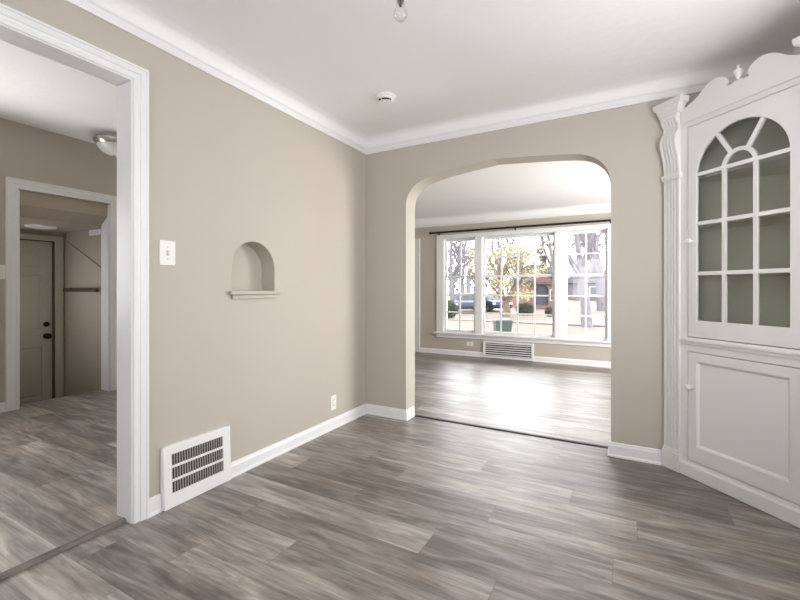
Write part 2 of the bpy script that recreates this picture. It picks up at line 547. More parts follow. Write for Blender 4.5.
# ceilings: slab with coved edge
def ceiling(name, x0, y0, x1, y1, z, r, top, over=0.1):
    b = MB()
    n = 8
    prof = [(0, z - r)] + [(r - r * cos(pi / 2 * i / n), z - r + r * sin(pi / 2 * i / n)) for i in range(1, n + 1)]
    rings = []
    for a, h in prof:
        rings.append([(x0 + a, y0 + a, h), (x1 - a, y0 + a, h), (x1 - a, y1 - a, h), (x0 + a, y1 - a, h)])
    vs = [p for q in rings for p in q]
    fs = []
    for i in range(len(rings) - 1):
        for k in range(4):
            fs.append((i * 4 + k, i * 4 + (k + 1) % 4, (i + 1) * 4 + (k + 1) % 4, (i + 1) * 4 + k))
    m = (len(rings) - 1) * 4
    fs.append((m, m + 1, m + 2, m + 3))
    m = len(vs)
    vs += [(x0, y0, top), (x1, y0, top), (x1, y1, top), (x0, y1, top)]
    fs.append((m, m + 1, m + 2, m + 3))
    for k in range(4):
        fs.append((k, (k + 1) % 4, m + (k + 1) % 4, m + k))
    b.add(vs, fs)
    o = b.build(name, M['ceil'], kind='structure', smooth=True)
    return o
ceiling('ceiling', 0, BY, RX, 0, ZC, 0.085, 2.5)
ceiling('ceiling_living', LX0, AT, LX1, WY, ZL, 0.14, 2.42)
MB().box((KX, BY, ZK), (-LT, 0.0, 2.66)).build('ceiling_kitchen', M['ceil'], kind='structure')
MB().box((-4.3, BY - 0.3, 2.66), (RX + 0.6, WY + 0.5, 2.75)).build('roof', M['shingle'], kind='structure')

# crown / picture mould, baseboards, casings
crown = [(0, 0), (0.010, 0.0), (0.014, 0.012), (0.010, 0.018), (0.016, 0.034), (0.022, 0.040), (0.022, 0.048), (0, 0.048)]
MB().sweep(crown, [(0, BY, 2.290), (RX, BY, 2.290), (RX, 0, 2.290), (0, 0, 2.290)], (0, 0, 1), closed=True).build('trim_3', M['trim'], kind='structure')
MB().sweep([(a * 0.8, b * 0.8) for a, b in crown], [(LX0, AT, 2.172), (LX1, AT, 2.172), (LX1, WY, 2.172), (LX0, WY, 2.172)], (0, 0, 1), closed=True).build('trim_4', M['trim'], kind='structure')
def base_prof(h):
    return [(0, 0), (0.020, 0), (0.020, 0.010), (0.014, 0.017), (0.013, h - 0.022), (0.009, h - 0.012), (0.008, h - 0.004), (0.004, h), (0, h)]
CW = 0.066
def baseboard(name, path, h=0.085):
    MB().sweep(base_prof(h), path, (0, 0, 1)).build(name, M['trim'], kind='structure')
baseboard('baseboard_left', [(0.404, 0.135, 0), (0.404, 0, 0), (0, 0, 0), (0, -1.442, 0)])
baseboard('baseboard_left_short', [(0, -1.841, 0), (0, OPY1 + CW - 0.012, 0)])
baseboard('baseboard_right', [(2.222, 0, 0), (1.937, 0, 0), (1.937, 0.135, 0)], 0.092)
baseboard('baseboard_left_rear', [(0, OPY0 - CW, 0), (0, BY, 0), (RX, BY, 0), (RX, -0.65, 0)])
baseboard('baseboard_living_left', [(-0.005, WY, 0), (-1.13, WY, 0)], 0.08)
baseboard('baseboard_living_right', [(LX1, AT, 0), (LX1, WY, 0), (0.795, WY, 0)], 0.08)
baseboard('baseboard_kitchen', [(KX, -1.54, KF), (KX, BY, KF), (-LT, BY, KF)], 0.085)
baseboard('baseboard_kitchen_far', [(-LT, 0.0, KF), (KX, 0.0, KF), (KX, -0.61, KF)], 0.085)

def casing(name, path, nrm, w=CW, t=0.018, parent=None):
    # inner edge (a = 0) to outer edge (a = w)
    prof = [(0, 0), (0, t * 0.45), (0.006, t * 0.6), (0.014, t * 0.6), (0.018, t * 0.45), (w * 0.42, t * 0.6), (w * 0.46, t * 0.85), (w * 0.80, t * 0.9), (w * 0.84, t * 1.1), (w * 0.97, t * 1.1), (w, t * 0.95), (w, 0)]
    return MB().sweep(prof, path, nrm).build(name, M['trim'], parent, kind='structure')
# path order picks the side: profile grows to the left of travel seen along the normal
CO = 0.011
casing('trim_5', [(0, OPY1 - CO, 0), (0, OPY1 - CO, OPZ - CO), (0, OPY0 + CO, OPZ - CO), (0, OPY0 + CO, 0)][::-1], (1, 0, 0))
casing('trim_6', [(-LT, OPY1, 0), (-LT, OPY1, OPZ), (-LT, OPY0, OPZ), (-LT, OPY0, 0)], (-1, 0, 0))
# jamb lining of the opening
jl = MB()
jl.box((-LT, OPY1 - 0.018, 0), (0.0, OPY1 - 0.0005, OPZ - 0.018)).box((-LT, OPY0 + 0.0005, 0), (0.0, OPY0 + 0.018, OPZ - 0.018)).box((-LT, OPY0 + 0.0005, OPZ - 0.018), (0.0, OPY1 - 0.0005, OPZ - 0.0005))
jl.build('trim_7', M['trim'], kind='structure', bevel=0.003)
# kitchen doorway casing and jamb
casing('trim_8', [(KX, -1.453, 0), (KX, -1.453, 2.01), (KX, -0.697, 2.01), (KX, -0.697, 0)], (1, 0, 0), w=0.09)
jl = MB()
jl.box((KX - KT, -0.6975, 0), (KX, -0.709, 2.0)).box((KX - KT, -1.4525, 0), (KX, -1.441, 2.0))
jl.build('trim_9', M['trim'], kind='structure', bevel=0.002)
# small white block on the hall side wall, just under its ceiling
MB().box((-3.34, -0.6255, 1.71), (-2.97, -0.655, 1.772)).build('hall_block', M['trim'], kind='structure', bevel=0.004)
# niche sill
b = MB()
b.box((0.0, -1.444, 1.066), (0.032, -1.054, 1.088)).box((0.0, -1.420, 1.040), (0.016, -1.076, 1.066))
b.build('niche_sill', M['wall'], kind='structure', bevel=0.005)

# ---------------------------------------------------------------- living room window
win = sroot('window_1', (0, WY, 0))
def wb(b, x0, z0, x1, z1, y0, y1): return b.box((x0, y0, z0), (x1, y1, z1))
b = MB()   # casing and mullions, flat boards on the room side
CX0, CX1, CZT = -0.815, 1.91, 2.012
wb(b, CX0, 0.36, -0.695, CZT, -0.024, -0.001); wb(b, 1.79, 0.36, CX1, CZT, -0.024, -0.001)
wb(b, -0.695, 1.95, 1.79, CZT, -0.024, -0.001)
wb(b, -0.140, 0.365, -0.022, 1.95, -0.020, 0.12); wb(b, 1.088, 0.365, 1.206, 1.95, -0.020, 0.12)
b.build('casing', M['trim'], win, bevel=0.004)
b = MB()   # jamb lining
wb(b, WX0 + .0005, WZ0, WX0 + 0.012, WZ1, 0, 0.16); wb(b, WX1 - 0.012, WZ0, WX1 - .0005, WZ1, 0, 0.16)
wb(b, WX0 + .0005, WZ1 - 0.012, WX1 - .0005, WZ1 - .0005, 0, 0.16)
b.build('jamb', M['trim'], win)
b = MB()
wb(b, CX0 - 0.045, 0.345, CX1 + 0.045, 0.372, -0.06, 0.12)
b.build('stool', M['trim'], win, bevel=0.006)
b = MB(); wb(b, CX0, 0.283, CX1, 0.345, -0.022, -0.001); b.build('apron', M['trim'], win, bevel=0.005)
panes = [(-0.688, -0.140, -0.661, -0.175, 2), (-0.022, 1.088, 0.012, 1.05, 4), (1.206, 1.783, 1.259, 1.754, 2)]
ZM = 1.305
for (o0, o1, g0, g1, nc) in panes:
    for (z0, z1, gz0, gz1, rows, y0) in ((0.372, ZM + 0.018, 0.418, ZM - 0.016, 3, 0.035), (ZM - 0.018, 1.945, ZM + 0.02, 1.908, 2, 0.075)):
        fr = MB().prism(rect(o0, z0, o1, z1), lambda a, c, d: (a, d, c), y0, y0 + 0.036, [(rect(g0, gz0, g1, gz1), None)])
        s = fr.build('sash', M['trim'], win, bevel=0.003)
        mb = MB()
        for k in range(1, nc):
            x = g0 + (g1 - g0) * k / nc
            wb(mb, x - 0.011, gz0 - .003, x + 0.011, gz1 + .003, y0 + 0.006, y0 + 0.03)
        for k in range(1, rows):
            z = gz0 + (gz1 - gz0) * k / rows
            wb(mb, g0 - .003, z - 0.011, g1 + .003, z + 0.011, y0 + 0.0065, y0 + 0.0295)
        mb.build('muntin_grid', M['trim'], s)
        mb = MB(); wb(mb, g0 - .004, gz0 - .004, g1 + .004, gz1 + .004, y0 + 0.016, y0 + 0.020)
        mb.build('pane', M['glass'], s)

# unseen windows added around the camera and next rooms to hold the area lights
def unseen_window(name, loc, rz, w, z0, z1):
    r = sroot(name, loc); r.rotation_euler = (0, 0, rz)
    h = w / 2
    MB().prism(rect(-h - 0.08, z0 - 0.08, h + 0.08, z1 + 0.08), lambda a, c, d: (a, d, c), -0.02, -0.001, [(rect(-h, z0, h, z1), None)]).build('casing', M['trim'], r, bevel=0.004)
    zm = (z0 + z1) / 2
    fr = MB().prism(rect(-h + .001, z0 + .001, h - .001, z1 - .001), lambda a, c, d: (a, d, c), 0.03, 0.07,
                    [(rect(-h + 0.05, z0 + 0.05, h - 0.05, zm - 0.02), None), (rect(-h + 0.05, zm + 0.02, h - 0.05, z1 - 0.05), None)])
    sh = fr.build('sash', M['trim'], r, bevel=0.003)
    for za, zb in ((z0 + 0.045, zm - 0.015), (zm + 0.015, z1 - 0.045)):
        MB().box((-h + 0.045, 0.048, za), (h - 0.045, 0.052, zb)).build('pane', M['thinpane'], sh)
unseen_window('unseen_window_2', (RX, -1.55, 0), -pi / 2, 1.5, 0.8, 2.1)
unseen_window('unseen_window_3', (1.35, BY, 0), pi, 1.8, 0.8, 2.1)
unseen_window('unseen_window_4', (LX1, 1.75, 0), -pi / 2, 1.5, 0.5, 2.0)
unseen_window('unseen_window_5', (KX, -2.375, 0), pi / 2, 1.15, 0.8, 2.0)

unseen_window('unseen_window_6', (-3.45, -1.62, 0), pi, 0.54, 0.5, 1.5)  # added so the hall gets light

# living room door: white leaf and casing at the left end of the window wall
d1 = sroot('door_1', (-1.62, WY, 0))
casing('casing', [(-0.40, 0, 0), (-0.40, 0, 1.90), (0.40, 0, 1.90), (0.40, 0, 0)], (0, -1, 0), w=0.085, parent=d1)
b = MB().prism(rect(-0.40, 0.005, 0.40, 1.90), lambda a, c, d: (a, d, c), -0.001, -0.008,
               [(rect(-0.28, 0.2, -0.05, 0.85), 0.004), (rect(0.05, 0.2, 0.28, 0.85), 0.004), (rect(-0.28, 1.0, -0.05, 1.75), 0.004), (rect(0.05, 1.0, 0.28, 1.75), 0.004)])
b.build('leaf', M['trim'], d1, bevel=0.002)
MB().lathe([(0.024, 0), (0.024, 0.006), (0.010, 0.012), (0.010, 0.035), (0.026, 0.045), (0.028, 0.06), (0.018, 0.072)], (0.34, -0.009, 0.85), '-y').build('door_knob', M['bronze'], d1, smooth=True)

# side door in the back hall
d2 = sroot('door_2', (-3.95, -1.1675, LZ))
DW, DH = 0.865, 2.028
def dpt(a, c, d): return (d, a, c)
holes = []
for (z0, z1) in ((0.20, 0.78), (0.98, 1.62), (1.72, 1.90)):
    for s in (-1, 1):
        c = s * 0.19
        holes.append((rect(c - 0.125, z0, c + 0.125, z1), 0.008))
b = MB().prism(rect(-DW / 2 + 0.014, 0.006, DW / 2 - 0.014, DH - 0.012), dpt, -0.03, -0.07, holes)
leaf = b.build('leaf', M['halldoor'], d2, bevel=0.003)
b = MB()
for h, _ in holes:
    (a0, c0), (a1, c1) = h[0], h[2]
    b.box((-0.039, a0 + 0.03, c0 + 0.03), (-0.0335, a1 - 0.03, c1 - 0.03))
b.build('raised_panel', M['halldoor'], leaf, bevel=0.002)
for z, n, r in ((1.045, 'deadbolt', 0.03), (0.905, 'door_knob', 0.033)):
    prof = [(r, 0), (r, 0.006), (0.012, 0.012), (0.012, 0.035), (r * 0.9, 0.045), (r, 0.058), (r * 0.6, 0.07)] if n == 'door_knob' else [(r, 0), (r, 0.012), (r * 0.8, 0.02)]
    MB().lathe(prof, (-0.03, DW / 2 - 0.072, z), 'x').build(n, M['iron'], d2, smooth=True)
b = MB()
b.box((-0.085, DW / 2 - 0.013, 0), (-0.0, DW / 2 - 0.001, DH)).box((-0.085, -DW / 2 + 0.001, 0), (-0.0, -DW / 2 + 0.013, DH)).box((-0.085, -DW / 2 + 0.013, DH - 0.011), (-0.0, DW / 2 - 0.013, DH - 0.001))
b.build('weatherstrip', M['wood'], d2)
b = MB()
b.box((0.0005, DW / 2, 0), (0.022, DW / 2 + 0.075, DH + 0.06)).box((0.0005, -DW / 2 - 0.075, 0), (0.022, -DW / 2, DH + 0.06)).box((0.0005, -DW / 2, DH), (0.022, DW / 2, DH + 0.06))
b.build('casing', M['halldoor'], d2, bevel=0.004)

# ---------------------------------------------------------------- corner cabinet
cabn = thing('corner_cabinet', 'tall white built-in corner china cabinet with arched glass door and scrolled pediment', 'cabinet', (2.228, 0, 0), -pi / 4)
CWD = 0.89
cm = M['cab']
def cf(a, c, d): return (a, -d, c)        # front plane coordinates: u, z, outward
def gd(n=22): return [(0.219, 0.918), (0.671, 0.918)] + arc(0.445, 1.757, 0.226, 0, 180, n)
# face frame with the two door openings
D0, D1 = 0.163, 0.727
MB().prism(rect(0.112, 0.002, 0.778, 2.115), cf, 0.0, -0.022, [(rect(D0, 0.098, D1, 0.735), None), (rect(D0, 0.818, D1, 2.050), None)]).build('face_frame', cm, cabn, bevel=0.0015)
# carcass: two back panels along the walls, bottom, top
def tri(u0, m, z0, z1, back, o):
    pass
k = 0.0
b = MB()
eps = 0.006
pl_out = [(0.03, -0.022), (0.86, -0.022), (0.872, -0.030), (0.445, -0.445 + eps), (0.018, -0.030)]
def flat(a, c, d): return (a, -c, d)
for z0, z1 in ((0.06, 0.098), (0.76, 0.818), (2.085, 2.115)):
    MB().prism(pl_out, lambda a, c, d: (a, -c, d), z0, z1).build('carcass_board', M['cabin'], cabn)
b = MB()
b.prism([(0.013, -0.026), (0.03, -0.026), (0.445, -0.425), (0.445, -0.437)], lambda a, c, d: (a, -c, d), 0.098, 2.085)
b.prism([(0.877, -0.026), (0.86, -0.026), (0.445, -0.425), (0.445, -0.437)], lambda a, c, d: (a, -c, d), 0.098, 2.085)
b.build('back_panel', M['cabin'], cabn)
for z in (1.190, 1.475, 1.757):
    MB().prism([(0.055, -0.045), (0.835, -0.045), (0.445, -0.418)], lambda a, c, d: (a, -c, d), z - 0.016, z).build('shelf', M['cabin'], cabn, bevel=0.003)
# glazed upper door
ud = MB().prism(rect(D0 + 0.004, 0.822, D1 - 0.004, 2.046), cf, 0.004, -0.018, [(gd(), None)]).build('glazed_door', cm, cabn, bevel=0.003)
b = MB()
C0, CZ, CR = 0.445, 1.757, 0.226
mw = 0.0105
for u in (0.369, 0.523):
    b.box((u - mw, -0.002, 0.912), (u + mw, 0.014, CZ))
for z in (CZ, 1.475, 1.189):
    b.box((0.213, -0.0015, z - mw), (0.677, 0.0135, z + mw))
ri = 0.077
b.prism(arc(C0, CZ, ri + mw, 0, 180, 20) + arc(C0, CZ, ri - mw, 180, 0, 20), cf, 0.0022, -0.014)
for a in (60, 120):
    ca, sa = cos(radians(a)), sin(radians(a))
    r0, r1 = ri, CR + 0.006
    b.prism([(C0 + ca * r0 - sa * mw, CZ + sa * r0 + ca * mw), (C0 + ca * r0 + sa * mw, CZ + sa * r0 - ca * mw), (C0 + ca * r1 + sa * mw, CZ + sa * r1 - ca * mw), (C0 + ca * r1 - sa * mw, CZ + sa * r1 + ca * mw)], cf, 0.0018, -0.0138)
b.build('muntin_grid', cm, ud, bevel=0.002)
MB().prism([(0.2145, 0.9135), (0.6755, 0.9135)] + arc(C0, CZ, CR + 0.0045, 0, 180, 22), cf, -0.009, -0.012).build('pane', M['cabglass'], ud)
knob = [(0.008, 0), (0.006, 0.006), (0.006, 0.014), (0.012, 0.018), (0.016, 0.026), (0.014, 0.034), (0.006, 0.038)]
MB().lathe(knob, (0.191, -0.004, 1.378), '-y', 16).build('knob', M['plastic'], ud, smooth=True)
# lower door with recessed panel
ld = MB().prism(rect(D0 + 0.004, 0.102, D1 - 0.004, 0.731), cf, 0.004, -0.018, [(rect(0.219, 0.192, 0.671, 0.680), 0.010)]).build('lower_door', cm, cabn, bevel=0.003)
pp = rect(0.219, 0.192, 0.671, 0.680)
MB().sweep([(0, -0.010), (0.012, -0.010), (0.006, -0.004), (0, -0.0005)], [(p[0], -0.004, p[1]) for p in pp], (0, -1, 0), closed=True).build('panel_bead', cm, ld)
MB().lathe(knob, (0.191, -0.004, 0.530), '-y', 16).build('knob', M['plastic'], ld, smooth=True)
for z in (1.378, 0.530):
    MB().box((0.142, -0.010, z - 0.007), (0.160, -0.0005, z + 0.007)).build('latch', M['plastic'], cabn, bevel=0.002)
# ledge moulding between the doors
MB().sweep([(0, 0), (0.005, 0.0), (0.008, 0.008), (0.009, 0.016), (0.015, 0.022), (0.016, 0.032), (0.012, 0.038), (0, 0.038)],
           [(0.124, -0.0005, 0.772), (0.766, -0.0005, 0.772)][::-1], (0, 0, 1)).build('ledge_moulding', cm, cabn, bevel=0.001)
# base board
MB().sweep([(0, 0), (0.012, 0), (0.012, 0.068), (0.006, 0.080), (0, 0.080)], [(0.125, -0.0005, 0.002), (0.765, -0.0005, 0.002)][::-1], (0, 0, 1)).build('base_board', cm, cabn, bevel=0.0015)
# bead above the upper door
MB().box((0.124, -0.0035, 2.060), (0.766, -0.0005, 2.079)).build('frieze_bead', cm, cabn, bevel=0.003)
# pilasters
def pilaster(mirror):
    P = (lambda u: CWD - u) if mirror else (lambda u: u)
    u0, u1 = 0.017, 0.118
    t0 = 0.013
    # shaft: fluted profile swept up between plinth and band
    nf = 4
    prof = [(u0, 0), (u0, t0)]
    fw = (u1 - u0 - 0.02) / nf
    for i in range(nf):
        a = u0 + 0.010 + fw * i
        prof.append((a + fw * 0.16, t0))
        for q in range(1, 6):
            tt = q / 6
            prof.append((a + fw * (0.16 + 0.68 * tt), t0 - 0.012 * sin(pi * tt)))
        prof.append((a + fw * 0.84, t0))
    prof += [(u1, t0), (u1, 0)]
    sh = MB().prism([(P(p[0]), p[1]) for p in prof], lambda a, c, d: (a, -c, d), 0.125, 1.775)
    o = sh.build('pilaster', cm, cabn)
    # plinth
    MB().box((P(u0 - 0.010), 0.0, 0.002), (P(u1 + 0.004), -0.022, 0.112)).box((P(u0 - 0.006), 0.0, 0.112), (P(u1 + 0.001), -0.018, 0.13)).build('plinth', cm, o, bevel=0.003)
    # band under the bracket
    def stack(levels):
        vs, fs = [], []
        for (z, ex, ey) in levels:
            ei = ex * 1.55
            vs += [(P(u0 - ex * 0.85), 0.0, z), (P(u0 - ex * 0.85), -(t0 + ey), z), (P(u1 + ei), -(t0 + ey), z), (P(u1 + ei), 0.0, z)]
        for i in range(len(levels) - 1):
            for k2 in range(4):
                fs.append((i * 4 + k2, i * 4 + (k2 + 1) % 4, i * 4 + 4 + (k2 + 1) % 4, i * 4 + 4 + k2))
        fs.append((0, 1, 2, 3)); m = (len(levels) - 1) * 4
        fs.append((m, m + 1, m + 2, m + 3))
        return MB().add(vs, fs)
    stack([(1.762, 0.0, 0.002), (1.764, 0.005, 0.010), (1.782, 0.008, 0.015), (1.796, 0.008, 0.015), (1.800, 0.0, 0.004)]).build('band', cm, o, bevel=0.002)
    # scrolled bracket: profile in (outward, z), fluted across
    pr = [(1.800, 0.014), (1.83, 0.015), (1.87, 0.020), (1.91, 0.029), (1.945, 0.039), (1.975, 0.046), (2.00, 0.047), (2.025, 0.041), (2.042, 0.031), (2.058, 0.022), (2.074, 0.017), (2.088, 0.019), (2.102, 0.028), (2.117, 0.037), (2.132, 0.038)]
    us = []
    for i in range(nf):
        a = u0 + 0.010 + fw * i
        us += [(a + fw * 0.1, 0), (a + fw * 0.3, 0.010), (a + fw * 0.5, 0.012), (a + fw * 0.7, 0.010), (a + fw * 0.9, 0)]
    us = [(u0, 0)] + us + [(u1, 0)]
    vs, fs = [], []
    w = len(us) + 2
    for z, d in pr:
        row = [(P(u0), 0.0, z)] + [(P(u), -(d - fl), z) for u, fl in us] + [(P(u1), 0.0, z)]
        vs += row
    for i in range(len(pr) - 1):
        for k2 in range(w - 1):
            fs.append((i * w + k2, i * w + k2 + 1, (i + 1) * w + k2 + 1, (i + 1) * w + k2))
        fs.append((i * w + w - 1, i * w, (i + 1) * w, (i + 1) * w + w - 1))
    fs.append(tuple(range(w)))
    fs.append(tuple((len(pr) - 1) * w + k2 for k2 in range(w)))
    MB().add(vs, fs).build('bracket', cm, o, smooth=True)
    # capital
    stack([(2.132, 0.004, 0.026), (2.150, 0.004, 0.026), (2.152, 0.011, 0.033), (2.166, 0.011, 0.033), (2.168, 0.014, 0.036), (2.185, 0.018, 0.040), (2.200, 0.026, 0.047), (2.202, 0.033, 0.053), (2.222, 0.036, 0.056), (2.234, 0.036, 0.056)]).build('capital', cm, o, bevel=0.0015)
pilaster(False)
pilaster(True)
# pediment
half = [(0.160, 2.170), (0.185, 2.182), (0.205, 2.190), (0.228, 2.203), (0.25, 2.222), (0.275, 2.241), (0.30, 2.253), (0.326, 2.258), (0.35, 2.255), (0.372, 2.245), (0.388, 2.232), (0.398, 2.216), (0.400, 2.202), (0.392, 2.192)]
inner = [(0.396, 2.186), (0.42, 2.186), (0.424, 2.192)]
left = half + inner
poly = [(0.122, 2.080), (0.768, 2.080), (0.768, 2.170)] + [(CWD - p[0], p[1]) for p in left] + left[::-1] + [(0.122, 2.170)]
MB().prism(poly, cf, 0.009, 0.0008).build('pediment', cm, cabn, bevel=0.003)
MB().lathe([(0.010, 0), (0.010, 0.006), (0.006, 0.010), (0.009, 0.014), (0.018, 0.034), (0.021, 0.046), (0.018, 0.052), (0.010, 0.055), (0.007, 0.060), (0.009, 0.066), (0.008, 0.073), (0.003, 0.077)], (0.445, -0.005, 2.1925), 'z', 20).build('finial', cm, cabn, smooth=True)

# ---------------------------------------------------------------- dining room things
# return air grille standing against the left wall
vg = thing('vent_grille', 'white metal return air grille standing on the floor against the left wall', 'vent', (0, -1.640, 0))
VW, VZ = 0.196, 0.312
V0, V1 = 0.034, 0.022      # front face depth at foot and at top
def vfront(a, c, d): return (V0 + (V1 - V0) * c / VZ + d, a, c)
slots = []
SY0, SY1, SZ0, SZ1 = -0.154, 0.146, 0.066, 0.272
rows = 3
rh = (SZ1 - SZ0) / rows
holes = [(rect(SY0, SZ0 + rh * i + 0.006, SY1, SZ0 + rh * (i + 1) - 0.006), None) for i in range(rows)]
fr = MB().prism(rect(-VW, 0.002, VW, VZ), vfront, 0.0, -0.010, holes)
fr.sweep([(0, 0), (0.004, 0), (0.004, 0.02), (0, 0.02)], [(0.002, -VW + .001, 0.002), (0.002, -VW + .001, VZ)], (1, 0, 0))
fo = fr.build('frame', M['vent'], vg, bevel=0.003)
b = MB()
for s in (-1, 1):
    y0, y1 = s * VW, s * (VW - 0.01)
    vs = [(0.001, y0, 0.002), (V0 - 0.009, y0, 0.002), (V1 - 0.009, y0, VZ), (0.001, y0, VZ), (0.001, y1, 0.002), (V0 - 0.009, y1, 0.002), (V1 - 0.009, y1, VZ), (0.001, y1, VZ)]
    b.add(vs, [(0, 1, 2, 3), (4, 5, 6, 7), (0, 1, 5, 4), (1, 2, 6, 5), (2, 3, 7, 6), (3, 0, 4, 7)])
b.add([(0.001, -VW, VZ), (V1 - 0.009, -VW, VZ), (V1 - 0.009, VW, VZ), (0.001, VW, VZ), (0.001, -VW, VZ - 0.008), (V1 - 0.009, -VW, VZ - 0.008), (V1 - 0.009, VW, VZ - 0.008), (0.001, VW, VZ - 0.008)],
      [(0, 1, 2, 3), (4, 5, 6, 7), (0, 1, 5, 4), (1, 2, 6, 5), (2, 3, 7, 6), (3, 0, 4, 7)])
b.build('side_flange', M['vent'], vg)
b = MB()
ns = 21
for i in range(ns + 1):
    y = SY0 + (SY1 - SY0) * i / ns
    for r in range(rows):
        z0, z1 = SZ0 + rh * r + 0.003, SZ0 + rh * (r + 1) - 0.003
        xa, xb = vfront(0, z0, 0)[0], vfront(0, z1, 0)[0]
        w = 0.0024
        b.add([(xa - 0.002, y - w, z0), (xa - 0.002, y + w, z0), (xa - 0.009, y + w + .006, z0), (xa - 0.009, y - w + .006, z0), (xb - 0.002, y - w, z1), (xb - 0.002, y + w, z1), (xb - 0.009, y + w + .006, z1), (xb - 0.009, y - w + .006, z1)],
              [(0, 1, 2, 3), (4, 5, 6, 7), (0, 1, 5, 4), (1, 2, 6, 5), (2, 3, 7, 6), (3, 0, 4, 7)])
b.build('louver', M['ventgrey'], vg)
MB().box((0.001, -VW + 0.011, 0.01), (0.006, VW - 0.011, VZ - 0.01)).build('duct_back', M['ventback'], vg)

def plate(name, label, loc, rz, kind, cat, w=0.072, h=0.116):
    r = thing(name, label, cat, loc, rz)     # local: plate faces -y
    MB().box((-w / 2, -0.006, -h / 2), (w / 2, -0.0005, h / 2)).build('plate', M['plastic'], r, bevel=0.0025)
    if kind == 'switch':
        MB().box((-0.006, -0.0075, -0.013), (0.006, -0.0055, 0.013)).build('toggle_slot', M['ventgrey'], r)
        MB().add([(-0.004, -0.006, -0.006), (0.004, -0.006, -0.006), (0.004, -0.006, 0.004), (-0.004, -0.006, 0.004), (-0.003, -0.018, 0.004), (0.003, -0.018, 0.004), (0.003, -0.018, 0.010), (-0.003, -0.018, 0.010)],
                 [(0, 1, 2, 3), (4, 5, 6, 7), (0, 1, 5, 4), (1, 2, 6, 5), (2, 3, 7, 6), (3, 0, 4, 7)]).build('toggle', M['plastic'], r)
    else:
        for s in (-1, 1):
            so = MB().prism([(p[0], p[1]) for p in arc(0, s * 0.02, 0.0165, 0, 350, 20)], lambda a, c, d: (a, -d, c), 0.005, 0.0075).build('socket', M['plastic'], r)
            bb = MB()
            for q in (-1, 1):
                bb.box((q * 0.006 - 0.0012, -0.0085, s * 0.02 - 0.004), (q * 0.006 + 0.0012, -0.0072, s * 0.02 + 0.005))
            bb.build('socket_slot', M['black'], so)
    for s in (-1, 1):
        MB().lathe([(0.003, 0), (0.003, 0.0012), (0.001, 0.0016)], (0, -0.006, s * (0.03 if kind == 'switch' else 0.0) + (0.0 if kind == 'switch' else 0)), '-y', 10).build('screw', M['ventgrey'], r)
        if kind != 'switch': break
    return r
plate('light_switch', 'white toggle light switch on the left wall beside the cased opening', (0, -1.803, 1.281), pi / 2, 'switch', 'light switch', 0.082, 0.125)
plate('wall_outlet', 'white wall outlet low on the left wall near the room corner', (0, -0.465, 0.205), pi / 2, 'outlet', 'outlet', 0.07, 0.115)
plate('light_switch', 'white switch plate on the kitchen wall left of its doorway', (KX, -1.585, 1.25), pi / 2, 'switch', 'light switch', 0.09, 0.125)
o = plate('wall_outlet', 'white wall outlet under the front window left of its floor vent', (-0.226, WY, 0.198), 0, 'outlet', 'outlet', 0.115, 0.07)

# smoke detector
sd = thing('smoke_detector', 'round white smoke detector on the dining ceiling', 'smoke detector', (0.578, -0.625, ZC))
MB().lathe([(0.070, 0.004), (0.070, -0.010), (0.064, -0.014)], (0, 0, 0), 'z', 36).build('base', M['plastic'], sd, smooth=True)
MB().lathe([(0.058, -0.0135), (0.058, -0.026), (0.050, -0.034), (0.040, -0.036)], (0, 0, 0), 'z', 36).build('body', M['plastic'], sd, smooth=True)
b = MB()
dirc = math.atan2(CAM.y + 0.625, CAM.x - 0.578)
for a0, a1 in ((-62, -40), (-28, 30), (36, 44)):
    pts = arc(0, 0, 0.0545, a0, a1, 8) + arc(0, 0, 0.046, a1, a0, 8)
    b.prism(pts, lambda a, c, d: (a * cos(dirc) - c * sin(dirc), a * sin(dirc) + c * cos(dirc), d), -0.0265, -0.0365)
b.build('sensor_slot', M['black'], sd)

# hanging light over the dining room, only its lowest bulb in view
hl = thing('ceiling_light', 'bronze and brass hanging light with clear glass bulbs at the top edge', 'ceiling light', (1.380, -1.812, -0.045))
MB().lathe([(0.065, ZC + 0.048), (0.065, ZC + 0.033), (0.030, ZC + 0.015), (0.012, ZC + 0.009)], (0.0, -0.06, 0), 'z', 28).build('canopy', M['bronze'], hl, smooth=True)
MB().tube([(0, -0.06, ZC + 0.011), (0, -0.06, 2.285)], 0.007, 12).build('stem', M['brass'], hl, smooth=True)
MB().lathe([(0.004, 2.245), (0.016, 2.255), (0.022, 2.27), (0.016, 2.285), (0.008, 2.29)], (0, -0.06, 0), 'z', 20).build('hub', M['bronze'], hl, smooth=True)
bulb_prof = [(0.0165, 2.138), (0.021, 2.125), (0.0235, 2.112), (0.0215, 2.100), (0.014, 2.092), (0.004, 2.090)]
for i in range(3):
    a = pi / 2 + TH + i * 2 * pi / 3
    ox, oy = 0.10 * cos(a), -0.06 + 0.10 * sin(a)
    arm = MB().tube([(0.012 * cos(a), -0.06 + 0.012 * sin(a), 2.268), (0.05 * cos(a), -0.06 + 0.05 * sin(a), 2.285), (0.09 * cos(a), -0.06 + 0.09 * sin(a), 2.278), (ox, oy, 2.24)], 0.005, 10).build('arm', M['brass'], hl, smooth=True)
    MB().lathe([(0.010, 2.245), (0.013, 2.235), (0.013, 2.19), (0.016, 2.175), (0.013, 2.16), (0.004, 2.138)], (ox, oy, 0), 'z', 18).build('socket', M['bronze'], arm, smooth=True)
    MB().lathe([(0.0135, 2.163)] + bulb_prof, (ox, oy, 0), 'z', 20).build('bulb', M['bulb'], arm, smooth=True)

